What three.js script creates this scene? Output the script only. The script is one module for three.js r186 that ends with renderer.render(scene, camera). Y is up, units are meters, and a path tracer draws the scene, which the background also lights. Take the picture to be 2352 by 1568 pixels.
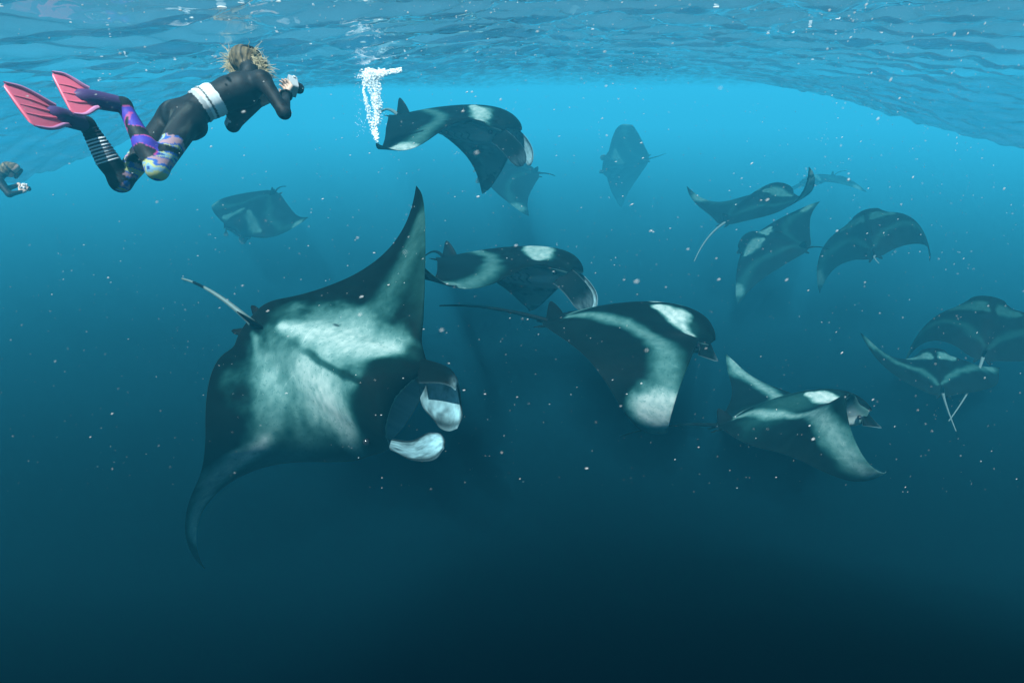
import * as THREE from 'three';
import { mergeGeometries } from 'three/addons/utils/BufferGeometryUtils.js';

// ---------- camera, sky, sun, exposure, air ----------
const scene = new THREE.Scene();
const renderer = new THREE.WebGLRenderer({ antialias: true });
renderer.toneMapping = THREE.LinearToneMapping;
renderer.toneMappingExposure = 2.45;
renderer.shadowMap.enabled = true;
const FOCAL = 1255 / 784, PITCH = Math.atan((784 - 210) / 1255);          // focal length over half the picture height; the lens looks down
const camera = new THREE.PerspectiveCamera(2 * Math.atan(1 / FOCAL) * 180 / Math.PI, 1024 / 682, 0.05, 600);
camera.position.set(0, 0, 0);
camera.rotation.set(-PITCH, 0, 0);
camera.focus = 4; camera.userData.fStop = 3.2;
camera.updateMatrixWorld(true);
const sky = (() => {                                                       // clear sky above, open ocean below
  const W = 64, H = 64, d = new Float32Array(W * H * 4);
  for (let r = 0; r < H; r++) {
    const up = ((r + .5) / H - .5) * Math.PI, y = Math.sin(up);
    const c = y > 0 ? [.05 - .025 * y, .13 - .05 * y, .18 - .05 * y] : [.0, .001, .015];
    for (let i = 0; i < W; i++) d.set([...c, 1], (r * W + i) * 4);
  }
  const t = new THREE.DataTexture(d, W, H, THREE.RGBAFormat, THREE.FloatType);
  t.mapping = THREE.EquirectangularReflectionMapping; t.magFilter = THREE.LinearFilter; t.needsUpdate = true;
  return t;
})();
scene.background = sky; scene.environment = sky;
const sun = new THREE.DirectionalLight(new THREE.Color(1, .97, .9), 5);
sun.position.set(-5, 22, 11); sun.castShadow = true; sun.name = 'sun';
Object.assign(sun.shadow.camera, { left: -30, right: 30, top: 30, bottom: -30, near: 1, far: 90 });
scene.add(sun, sun.target);
scene.fog = new THREE.FogExp2(new THREE.Color(.05, .605, .95), .0245);

// ---------- helpers ----------
function at(x, y, depth) {                                                 // pixel of the 2352 x 1568 picture and depth in metres -> point
  const v = new THREE.Vector3((x - 1176) / 1255 * depth, (784 - y) / 1255 * depth, -depth);
  return v.applyMatrix4(camera.matrixWorld);
}
function rng(seed) { let a = seed >>> 0; return () => { a = (a + 0x6d2b79f5) | 0; let t = Math.imul(a ^ (a >>> 15), 1 | a); t = (t + Math.imul(t ^ (t >>> 7), 61 | t)) ^ t; return ((t ^ (t >>> 14)) >>> 0) / 4294967296; }; }
const lerp = (a, b, t) => a + (b - a) * t, clamp = (x, a = 0, b = 1) => Math.min(b, Math.max(a, x)), smooth = (a, b, x) => { const t = clamp((x - a) / (b - a)); return t * t * (3 - 2 * t); };
const hash = (x, y, s) => { let h = Math.imul(x, 374761393) + Math.imul(y, 668265263) + Math.imul(s, 2147483647 ^ 1013904223); h = Math.imul(h ^ (h >>> 13), 1274126177); return ((h ^ (h >>> 16)) >>> 0) / 4294967296; };
function noise(x, y, s = 0) { const i = Math.floor(x), j = Math.floor(y), u = x - i, v = y - j, a = u * u * (3 - 2 * u), b = v * v * (3 - 2 * v); return lerp(lerp(hash(i, j, s), hash(i + 1, j, s), a), lerp(hash(i, j + 1, s), hash(i + 1, j + 1, s), a), b) * 2 - 1; }
const fbm = (x, y, s = 0, o = 4) => { let v = 0, a = .5; for (let k = 0; k < o; k++, a *= .5, x *= 2.03, y *= 2.03) v += a * noise(x, y, s + k * 17); return v; };
const used = new Map();
function numbered(n) { const k = used.get(n) ?? 0; used.set(n, k + 1); return k ? `${n}_${String(k).padStart(3, '0')}` : n; }
function tag(o, label, category, group, kind) { o.userData = { label, category }; if (group) o.userData.group = group; if (kind) o.userData.kind = kind; return o; }
function put(name, geometry, material, parent = scene) { const m = new THREE.Mesh(geometry, material); m.name = parent === scene ? numbered(name) : name; m.castShadow = m.receiveShadow = true; parent.add(m); return m; }
function toTexture(px, w, h, srgb = true) { const t = new THREE.DataTexture(px, w, h, THREE.RGBAFormat); t.magFilter = THREE.LinearFilter; t.minFilter = THREE.LinearFilter; if (srgb) t.colorSpace = THREE.SRGBColorSpace; t.needsUpdate = true; return t; }
const enc = (c) => { c = clamp(c); return Math.round(255 * (c <= .0031308 ? c * 12.92 : 1.055 * c ** (1 / 2.4) - .055)); };
function geo(pos, idx, uv, col) { const g = new THREE.BufferGeometry(); g.setAttribute('position', new THREE.Float32BufferAttribute(pos, 3)); if (uv) g.setAttribute('uv', new THREE.Float32BufferAttribute(uv, 2)); if (col) g.setAttribute('color', new THREE.Float32BufferAttribute(col, 3)); g.setIndex(idx); g.computeVertexNormals(); return g; }
// ---- manta skeleton: half-span 1, x to its left, y up, z forward
const PS = [0, .08, .14, .18, .24, .32, .45, .6, .75, .88, .95, 1];
const PF = [.45, .445, .425, .39, .335, .305, .25, .16, .04, -.08, -.155, -.235];
const PB = [-.46, -.45, -.42, -.395, -.36, -.32, -.265, -.225, -.215, -.225, -.235, -.242];
function table(xs, ys) {                       // smooth curve through points (Catmull-Rom tangents)
  const n = xs.length, m = xs.map((_, i) => { const a = Math.max(0, i - 1), b = Math.min(n - 1, i + 1); return (ys[b] - ys[a]) / (xs[b] - xs[a]); });
  return (x) => {
    x = Math.min(Math.max(x, xs[0]), xs[n - 1]);
    let i = 0; while (i < n - 2 && x > xs[i + 1]) i++;
    const h = xs[i + 1] - xs[i], t = (x - xs[i]) / h, t2 = t * t, t3 = t2 * t;
    return ys[i] * (2 * t3 - 3 * t2 + 1) + m[i] * h * (t3 - 2 * t2 + t) + ys[i + 1] * (3 * t2 - 2 * t3) + m[i + 1] * h * (t3 - t2);
  };
}
const planF = table(PS, PF), planB = table(PS, PB);
const KN = [.16, .4, .65, .9];
const rate = (k, s) => { if (s < .1) return 0; if (s <= KN[0]) return k[0] * (s - .1) / .06; for (let i = 0; i < 3; i++) if (s <= KN[i + 1]) { const t = (s - KN[i]) / (KN[i + 1] - KN[i]); return k[i] + (k[i + 1] - k[i]) * t; } return k[3]; };
const mul3 = (A, B) => { const C = new Array(9); for (let i = 0; i < 3; i++) for (let j = 0; j < 3; j++) C[i * 3 + j] = A[i * 3] * B[j] + A[i * 3 + 1] * B[3 + j] + A[i * 3 + 2] * B[6 + j]; return C; };
const app3 = (A, v) => [A[0] * v[0] + A[1] * v[1] + A[2] * v[2], A[3] * v[0] + A[4] * v[1] + A[5] * v[2], A[6] * v[0] + A[7] * v[1] + A[8] * v[2]];
function wingFrames(k, N = 60) {               // k = 12 rates: 4 bend (up positive), 4 twist (leading edge up), 4 sweep (tip back)
  const out = []; let R = [1, 0, 0, 0, 1, 0, 0, 0, 1], p = [0, 0, 0]; const h = 1 / N;
  const b = k.slice(0, 4), t = k.slice(4, 8), w = k.slice(8, 12);
  for (let i = 0; i <= N; i++) {
    out.push({ p: p.slice(), R });
    const s = (i + .5) * h, db = rate(b, s) * h, dt = -rate(t, s) * h, dw = rate(w, s) * h;
    const cb = Math.cos(db), sb = Math.sin(db), ct = Math.cos(dt), st = Math.sin(dt), cw = Math.cos(dw), sw = Math.sin(dw);
    R = mul3(mul3(mul3(R, [cb, -sb, 0, sb, cb, 0, 0, 0, 1]), [cw, 0, sw, 0, 1, 0, -sw, 0, cw]), [1, 0, 0, 0, ct, -st, 0, st, ct]);
    const d = app3(R, [h, 0, 0]); p = [p[0] + d[0], p[1] + d[1], p[2] + d[2]];
  }
  return out;
}
function skeleton(L, Rr, bend) {
  const N = 60, fl = wingFrames(L, N), fr = wingFrames(Rr, N);
  return (s, z, h = 0) => {                    // signed station, local z, height above the midsurface -> canonical point
    const fs = s < 0 ? fr : fl, u = Math.min(Math.abs(s), 1) * N, i = Math.min(N - 1, Math.floor(u)), t = u - i, v = [0, h - bend * z * z, z];
    const a = app3(fs[i].R, v), b = app3(fs[i + 1].R, v), q = [0, 1, 2].map((c) => (fs[i].p[c] + a[c]) * (1 - t) + (fs[i + 1].p[c] + b[c]) * t);
    if (s < 0) q[0] = -q[0];
    return q;
  };
}
const axisAngle = (r) => { const a = Math.hypot(...r) || 1e-9, [x, y, z] = r.map((c) => c / a), c = Math.cos(a), s = Math.sin(a), t = 1 - c; return [t * x * x + c, t * x * y - s * z, t * x * z + s * y, t * x * y + s * z, t * y * y + c, t * y * z - s * x, t * x * z - s * y, t * y * z + s * x, t * z * z + c]; };

// ---------- the setting: the sea surface seen from below ----------
const waves = (() => {
  const r = rng(11), out = [];
  for (let i = 0; i < 46; i++) {
    const l = .10 * Math.pow(26, r()), dir = 1.35 + (r() + r() + r() - 1.5) * 1.5;         // crests run mostly across the view
    const k = 2 * Math.PI / l;
    out.push([k * Math.cos(dir), k * Math.sin(dir), r() * 6.283, .0078 * Math.pow(l, 1.25), l]);
  }
  return out;
})();
function swell(x, z) {                                                      // the back of a broad swell, falling away to both sides
  const u = Math.min(Math.abs(x), 9.5);
  return .55 - .20 * smooth(.5, -2.5, x) - (x < 0 ? .0023 : .0018) * u ** 3 * smooth(-24, -9, z);
}
function seaHeight(x, z, far = 0) {
  const wx = x + .25 * noise(x * .9, z * .9, 5), wz = z + .25 * noise(x * .9, z * .9, 6);
  let h = swell(x, z);
  for (const [kx, kz, p, a, l] of waves) { if (l < far) continue; const q = Math.sin(kx * wx + kz * wz + p); h += a * (1 - 2 * Math.abs(q) ** 1.3) * .8; }
  return h;
}
{
  const NR = 460, NA = 760, pos = [], idx = [], uv = [];
  for (let j = 0; j <= NR; j++) {
    const r = .5 * Math.pow(260, (j / NR) ** .92);
    for (let i = 0; i <= NA; i++) {
      const u = i / NA * 2 - 1, a = Math.PI * (.30 * u + .70 * u ** 5), x = r * Math.sin(a), z = -r * Math.cos(a);
      pos.push(x, seaHeight(x, z, r * .011), z); uv.push(x / 14, z / 14);
    }
  }
  for (let j = 0; j < NR; j++) for (let i = 0; i < NA; i++) { const a = j * (NA + 1) + i, b = a + NA + 1; idx.push(a, a + 1, b, a + 1, b + 1, b); }
  const c = pos.length / 3; pos.push(0, seaHeight(0, 0), 0); uv.push(0, 0);
  for (let i = 0; i < NA; i++) idx.push(c, i + 1, i);
  const m = new THREE.MeshPhysicalMaterial({ name: 'sea water', color: new THREE.Color(.72, .88, .93), roughness: .04, transmission: 1, ior: 1.5 });
  put('water_surface', geo(pos, idx, uv), m).userData = { label: 'rippled sea surface seen from below', kind: 'structure' };
}
{                                                                           // added clear body that blocks sunlight and darkens the haze below
  const NX = 100, NZ = 150, pos = [], idx = [], depth = table([-150, -49.5, -17.2, -7, -5.14, -3.47, -2.7, -1.85, -1.21, -.75, 0, 60], [-8.5, -7, -5.4, -3.95, -3.5, -3.1, -2.95, -2.36, -1.84, -1.41, -1, -1]), near = table([-150, -49.5, -17.2, -7, -5.14, -3.17, -1.82, -1.23, -.83, 0, 60], [-8.5, -7, -5.4, -3.95, -3.5, -2.8, -1.99, -1.56, -1.22, -.9, -.9]), top = (z, x) => lerp(depth(z), near(z), Math.exp(-(((x - .7) / 1.5) ** 2)) * smooth(-1, -.2, x));  // upper side shaped to darken the bottom centre most
  for (let s = 0; s < 2; s++) for (let j = 0; j <= NZ; j++) for (let i = 0; i <= NX; i++) {
    const u = j / NZ * 2 - 1, w = i / NX * 2 - 1, z = u > 0 ? -150 * u ** 2.2 : 60 * u * u, x = 150 * Math.sign(w) * Math.abs(w) ** 2.2;
    pos.push(x, s ? -24 : top(z, x) + .05 * fbm(x * .25, z * .25, 31, 2), z);
  }
  const R = NX + 1, S = R * (NZ + 1);
  for (let j = 0; j < NZ; j++) for (let i = 0; i < NX; i++) { const a = j * R + i, b = a + R; idx.push(a, a + 1, b, a + 1, b + 1, b, S + a, S + b, S + a + 1, S + a + 1, S + b, S + b + 1); }
  const edge = (a, b) => idx.push(a, a + S, b, b, a + S, b + S);
  for (let i = 0; i < NX; i++) { edge(i, i + 1); edge(NZ * R + i + 1, NZ * R + i); }
  for (let j = 0; j < NZ; j++) { edge((j + 1) * R, j * R); edge(j * R + NX, (j + 1) * R + NX); }
  const m = new THREE.MeshPhysicalMaterial({ name: 'added dark water', color: 0xffffff, roughness: 0, transmission: 1, thickness: 20, ior: 1, specularIntensity: 0, attenuationColor: new THREE.Color(.05, .35, .6), attenuationDistance: 8 });
  put('added_dark_water', geo(pos, idx), m).userData = { label: 'added water body that blocks the sun and darkens the haze below', kind: 'structure' };
}

// ---------- manta rays ----------
const foil = (e) => 2 * (1.4845 * Math.sqrt(e) - .63 * e - 1.758 * e * e + 1.4215 * e ** 3 - .518 * e ** 4) * (1 - e ** 12);
const strokes = (x, z, pts) => {                                            // distance to a line with a width at every point, over that width
  let best = 9;
  for (let i = 0; i + 1 < pts.length; i++) { const [ax, az, aw] = pts[i], [bx, bz, bw] = pts[i + 1], dx = bx - ax, dz = bz - az, t = clamp(((x - ax) * dx + (z - az) * dz) / (dx * dx + dz * dz)); best = Math.min(best, Math.hypot(x - ax - dx * t, z - az - dz * t) / lerp(aw, bw, t)); }
  return best;
};
const SHOULDER = [[.05, .12, .03], [.11, .19, .07], [.19, .235, .065], [.28, .235, .025]];
const CHEVRON = [[.02, -.33, .014], [.09, -.22, .026], [.20, -.06, .032], [.36, .03, .04], [.56, .03, .055], [.76, -.05, .06], [.95, -.18, .04]];
function mantaSkin(o) {                                                     // print of the hide over the unrolled body: dorsal, ventral; mouth tinted for blue light
  const jit = rng(o.seed * 31), jx = .85 + .35 * jit(), jz = .07 * (jit() - .5), W = o.size ?? 512, H = W, px = new Uint8Array(W * H * 4), sd = o.seed;
  for (let j = 0; j < H; j++) for (let i = 0; i < W; i++) {
    const s = (i + .5) / W * 2 - 1, v = (j + .5) / H, x = Math.abs(s), F = planF(x), B = planB(x);
    let white = 0, blue = 0;
    if (v < .5) {
      const e = v * 2, z = lerp(F, B, e * e), nx = s + .045 * fbm(s * 5, z * 5, sd, 3), nz = z + .045 * fbm(s * 5, z * 5, sd + 40, 3), ax = Math.abs(nx);
      const n = fbm(s * 13, z * 13, sd + 9, 4), fine = fbm(s * 46, z * 46, sd + 70, 3);
      const sh = smooth(1.45, .55, strokes(ax * jx, nz + jz, SHOULDER) + n * .35) * o.shoulder;
      const cv = smooth(1.9, .1, strokes(ax, nz + jz, CHEVRON) + n * .25) * o.chevron;
      const tp = smooth(1.35, .6, Math.hypot((ax - (o.tipAt ?? .86)) / .12, (nz + (o.tipZ ?? .085)) / .11) + n * .2) * o.tip;
      const bk = smooth(1.5, .2, Math.hypot((ax - .10) / .15, (nz - .03) / .30) + n * .55) * o.wash;
      const wing = smooth(.2, .45, ax) * smooth(1, .75, ax) * smooth(.62, .1, e + n * .15) * o.wash * .16;
      const bl = smooth(1.5, .5, Math.hypot((ax - .15) / .13, (nz - .13) / .15) + n * .5) * (o.blob ?? 0), w0 = Math.max(sh, bk, bl); white = Math.max(w0 + cv * (1 - w0), tp, wing);
      for (const [wt, soft, pts] of o.marks ?? []) white += (1 - white) * wt * smooth(1 + soft, 1 - soft, strokes(nx, nz, pts) + n * .3);
      white *= 1 - .8 * smooth(.024, .006, Math.abs(nx)) * smooth(.37, .30, z) * smooth(-.12, .05, z);      // dark line down the spine
      white *= 1 - .95 * smooth(.255, .33, z + n * .04) * smooth(.26, .2, x);                               // dark crown of the head
      white *= 1 - .8 * smooth(-.34, -.42, z) * smooth(.3, .1, x);
      if (o.mouth > .5 && x < .16 && e < .02 + .06 * fine * fine) white = .45;
      const speck = noise(s * 190, z * 190, sd + 11) > .7 ? .72 : 1, scratch = Math.abs(noise(s * 9 + z * 21, z * 6 - s * 5, sd + 21)) < .012 ? 1.25 : 1;
      white *= (.9 + .34 * fine) * speck * scratch; white += .004 * smooth(.1, .5, n);
    } else if (v < .9) {
      const e = (v - .5) / .4, z = lerp(F, B, e * e), n = fbm(s * 12, z * 12, sd + 3, 3);
      white = .95 * smooth(.62, .42, x + n * .12) + .55 * smooth(.4, .7, x) * (1 - smooth(.85, 1, e) * .6);
      white *= 1 - .75 * smooth(.80, .96, e + n * .08) * smooth(.1, .3, x);
      white *= 1 - .8 * smooth(.62, .9, .6 + n) * smooth(.2, .4, x);
      if (x > .09 && x < .2) for (let g = 0; g < 5; g++) white *= 1 - .8 * smooth(.008, .003, Math.abs(z - (.2 - g * .05) + (x - .14) * .5));
    } else { white = .8 + .2 * fbm(s * 50, v * 20, sd, 2); blue = .45; }  // lining painted pale and blue in place of light reaching inside
    white = clamp(white);
    if (v >= .5 && v < .9) white *= lerp(.35, 1, smooth(.16, .34, (v - .5) / .4 + (x < .12 ? .1 : 0)));
    const g = 1 + .5 * fbm(s * 30, v * 30, sd + 5, 3), k = (j * W + i) * 4;
    px[k] = enc(lerp(.0014 * g, .30, white ** 1.6) * (1 - blue * .5)); px[k + 1] = enc(lerp(.0038 * g, .36, white) * (1 - blue * .2)); px[k + 2] = enc(lerp(.0042 * g, .345, white)); px[k + 3] = 255;
  }
  return new THREE.MeshPhysicalMaterial({ name: 'manta hide', map: toTexture(px, W, H), roughness: .6, specularIntensity: .04, ior: 1.4 });
}
function mantaBody(sk, a, mouth, fine) {
  const NS = fine ? 110 : 56, NT = fine ? 46 : 24, NM = 14, pos = [], uv = [], idx = [], rows = 2 * (NT + 1) + NM + 1;
  for (let i = -NS; i <= NS; i++) {
    const q = i / NS, s = Math.sign(q) * (.6 * Math.abs(q) + .4 * q * q) * .9995, x = Math.abs(s), B = planB(x), m = smooth(.172, .135, x), open = m * Math.min(1, mouth), arch = open * Math.max(0, 1 - (x / .165) ** 2), F = planF(x) - .07 * arch * (mouth > .5 ? 1 : 0);
    const thin = Math.pow(1 - x, 1.15), top = .105 * Math.exp(-((x / .19) ** 2)) + .036 * thin + .003, low = .062 * Math.exp(-((x / .17) ** 2)) + .016 * thin + .002;
    const zl = planF(x) - .045 * m - .05 * open, yu = .022 * m + .045 * arch, yl = -(.022 + .105 * mouth) * m, u = (s + 1) / 2;
    const add = (z, h, v) => { const p = sk(s, z, h); pos.push(p[0] * a, p[1] * a, p[2] * a); uv.push(u, v); };
    for (let k = 0; k <= NT; k++) { const t = k / NT, e = t * t; add(lerp(F, B, e), top * foil(e) + yu * (1 - e) ** 4, t * .5); }
    for (let k = NT; k >= 0; k--) { const t = k / NT, e = t * t; add(lerp(zl, B, e), -low * foil(e) + yl * (1 - e) ** 3, .5 + t * .4); }
    for (let k = 0; k <= NM; k++) { const t = k / NM, b = Math.sin(Math.PI * t), sx = Math.sqrt(1 - (x / .172) ** 2 * (x < .172 ? 1 : 0)); add(lerp(zl, F, t) - .24 * open * b ** .6 * sx - .004 * m * b, lerp(yl, yu, t) + .02 * open * Math.sin(2 * Math.PI * t) * -1, .905 + t * .09); }
  }
  for (let i = 0; i < 2 * NS; i++) for (let k = 0; k < rows - 1; k++) {
    if (k === NT || k === 2 * NT + 1) continue;                              // the seams are closed by equal points
    const p = i * rows + k, r = p + rows; idx.push(p, r, p + 1, r, r + 1, p + 1);
  }
  return geo(pos, idx, uv);
}
function blade(path, width, thick, n = 12) {                                // a thin rounded sheet along path: [{p, side, up}] with widths
  const pos = [], idx = [], uv = [], m = path.length;
  path.forEach(({ p, side, up }, j) => { const t = j / (m - 1); for (let i = 0; i <= n * 2; i++) { const a = i / (n * 2) * Math.PI * 2, c = Math.cos(a) * width(t), d = Math.sin(a) * thick * Math.max(.25, Math.min(1, width(t) / width(.4))); pos.push(p[0] + side[0] * c + up[0] * d, p[1] + side[1] * c + up[1] * d, p[2] + side[2] * c + up[2] * d); uv.push(t, i / (n * 2)); } });
  const R = n * 2 + 1;
  for (let j = 0; j + 1 < m; j++) for (let i = 0; i < n * 2; i++) { const p = j * R + i, q = p + R; idx.push(p, p + 1, q, p + 1, q + 1, q); }
  for (const [j, flip] of [[0, 0], [m - 1, 1]]) { const c = pos.length / 3; pos.push(...path[j].p); uv.push(j ? 1 : 0, .5); for (let i = 0; i < n * 2; i++) flip ? idx.push(c, j * R + i, j * R + i + 1) : idx.push(c, j * R + i + 1, j * R + i); }
  return geo(pos, idx, uv);
}
const hideDark = new THREE.MeshPhysicalMaterial({ name: 'dark hide', color: new THREE.Color(.0018, .004, .0045), roughness: .5, specularIntensity: .06 });
const hidePale = new THREE.MeshPhysicalMaterial({ name: 'pale tail hide', color: new THREE.Color(.07, .12, .12), roughness: .6 });
const eyeMat = new THREE.MeshPhysicalMaterial({ name: 'eye', color: new THREE.Color(.01, .01, .012), roughness: .15 });
const lobeMat = (() => { const W = 128, px = new Uint8Array(W * W * 4); for (let j = 0; j < W; j++) for (let i = 0; i < W; i++) { const v = j / W, t = i / W, inner = smooth(.06, .14, v) * smooth(.46, .38, v), n = fbm(t * 9, v * 30, 3, 3), w = inner * smooth(1, .9, t) * (.45 + .4 * smooth(.4, .9, t) + .5 * n) + (1 - inner) * .3 * smooth(.55, .95, t) * (.7 + n) + .5 * Math.max(smooth(.045, .0, v), smooth(.44, .49, v) * smooth(.56, .51, v), smooth(.955, 1, v)), k = (j * W + i) * 4; px[k] = enc(lerp(.0012, .22, w)); px[k + 1] = enc(lerp(.0036, .38, w)); px[k + 2] = enc(lerp(.004, .42, w)); px[k + 3] = 255; } return new THREE.MeshPhysicalMaterial({ name: 'head fin hide', map: toTexture(px, W, W), roughness: .5, specularIntensity: .06 }); })();
function lobePath(side, c, n = 22) {                                        // a head fin: from the corner of the mouth forwards, bending down, in and rolling
  const M = new THREE.Matrix4(), step = new THREE.Matrix4(), out = [], L = c.len ?? .25;
  M.makeTranslation(side * .158, c.y ?? -.012, c.z ?? .36).multiply(step.makeRotationFromEuler(new THREE.Euler(c.pitch ?? .15, -(c.yaw ?? .1) * side, (c.roll0 ?? .15) * side, 'YXZ')));
  for (let i = 0; i <= n; i++) {
    const e = M.elements; out.push({ p: [e[12], e[13], e[14]], side: [e[4], e[5], e[6]], up: [e[0] * -side, e[1] * -side, e[2] * -side] });
    M.multiply(step.makeTranslation(0, 0, L / n)).multiply(step.makeRotationFromEuler(new THREE.Euler((c.down ?? .5) / n, -(c.in ?? .5) * side / n, (c.roll ?? .6) * side / n)));
  }
  return out;
}
function hood(rows, thick, inv, flip) {                                      // a thick curved sheet through a grid of points: rows across, points along
  const nu = 28, nv = 30, P = [], pos = [], uv = [], idx = [];
  const cs = rows.map((r) => new THREE.CatmullRomCurve3(r.map((p) => at(...p).applyMatrix4(inv))));
  for (let i = 0; i <= nu; i++) { const c = new THREE.CatmullRomCurve3(cs.map((q) => q.getPoint(i / nu))); P.push(Array.from({ length: nv + 1 }, (_, j) => c.getPoint(j / nv))); }
  const N = (i, j) => { const a = P[Math.min(nu, i + 1)][j].clone().sub(P[Math.max(0, i - 1)][j]), b = P[i][Math.min(nv, j + 1)].clone().sub(P[i][Math.max(0, j - 1)]); return a.cross(b).normalize().multiplyScalar(flip); };
  const n = 2 * nv + 2;
  for (let i = 0; i <= nu; i++) for (let k = 0; k <= n; k++) {
    const q = k % n, j = q <= nv ? q : n - 1 - q, s = q <= nv ? 1 : -1, edge = Math.sqrt(clamp(Math.min(j, nv - j) / 2.5, .04, 1)) * Math.sqrt(clamp((nu - i) / 2.5, .04, 1)), p = P[i][j].clone().addScaledVector(N(i, j), s * thick * edge);
    pos.push(p.x, p.y, p.z); uv.push(i / nu, s > 0 ? .03 + .45 * j / nv : .97 - .45 * j / nv);
  }
  for (let i = 0; i < nu; i++) for (let k = 0; k < n; k++) { const a = i * (n + 1) + k, b = a + n + 1; idx.push(a, a + 1, b, a + 1, b + 1, b); }
  return geo(pos, idx, uv);
}
function manta(o, pose) {
  const root = new THREE.Group(); root.name = numbered('manta_ray'); scene.add(root);
  const { a } = pose, sk = skeleton(pose.L, pose.R, pose.k), axis = new THREE.Vector3(...pose.r), ang = axis.length();
  root.position.set(...pose.p); root.quaternion.setFromAxisAngle(axis.normalize(), ang); root.updateMatrixWorld(true);
  tag(root, o.label, 'manta ray', 'manta rays feeding under the surface');
  put('body', mantaBody(sk, a, o.mouth ?? .35, o.fine), mantaSkin(o), root);
  const bend = (p) => { const q = sk(0, p[2], p[1]); return [p[0] * a, q[1] * a, q[2] * a]; };
  const bent = (g) => { const p = g.attributes.position; for (let i = 0; i < p.count; i++) p.setXYZ(i, ...bend([p.getX(i), p.getY(i), p.getZ(i)])); g.computeVertexNormals(); return g; };
  for (const side of [1, -1]) {
    const c = { ...(o.lobe ?? {}), ...((side > 0 ? o.lobeL : o.lobeR) ?? {}) }, w = (c.w ?? 1);
    if (!o.hoods) put('head_fin', bent(blade(lobePath(side, c), (t) => w * .055 * Math.sqrt(Math.max(0, 1 - Math.max(0, (t - .62) / .38) ** 2)) * lerp(c.root ?? .72, 1.15, t) + .0015, .008)), lobeMat, root);
    const ey = put('eye', new THREE.SphereGeometry(.014 * a, 12, 8), eyeMat, root); ey.position.set(...bend([side * .19, -.002, .335]));
    put('pelvic_fin', bent(blade([0, .25, .5, .75, 1].map((t) => ({ p: [side * (.035 + .03 * t), -.012, -.415 - .085 * t], side: [1, 0, -.3 * side], up: [0, 1, 0] })), (t) => .026 * Math.sqrt(1 - t * t * .95), .006, 6)), hideDark, root);
  }
  if (o.hoods) { const inv = root.matrixWorld.clone().invert(); for (const h of o.hoods) put('head_fin', hood(h.rows, .010, inv, h.flip), lobeMat, root).userData = { label: h.label }; }
  put('dorsal_fin', bent(blade(Array.from({ length: 9 }, (_, i) => { const t = i / 8; return { p: [0, .0 + .115 * t, -.385 - .02 * t - .02 * t * t], side: [0, 0, 1], up: [1, 0, 0] }; }), (t) => .06 * Math.sqrt(1 - t ** 1.7 * .98) * (1 - .35 * t), .010, 8)), hideDark, root);
  const inv = root.matrixWorld.clone().invert(), b = new THREE.Vector3(...bend([0, .004, -.43])), e = at(...o.tail).applyMatrix4(inv), mid = b.clone().lerp(e, .5).add(new THREE.Vector3(.05 * a * Math.sin(o.seed * 2.3), (o.sag ?? .07) * a, 0));
  const curve = new THREE.QuadraticBezierCurve3(b, mid, e), tail = new THREE.TubeGeometry(curve, 40, 1, 7), p = tail.attributes.position;
  for (let i = 0; i < p.count; i++) { const t = Math.floor(i / 8) / 40, c = curve.getPointAt(t), r = a * lerp(.017, .0046, Math.pow(t, .5)); p.setXYZ(i, c.x + (p.getX(i) - c.x) * r, c.y + (p.getY(i) - c.y) * r, c.z + (p.getZ(i) - c.z) * r); }
  tail.computeVertexNormals();
  put('tail', tail, o.paleTail ? hidePale : hideDark, root);
  return root;
}
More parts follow.
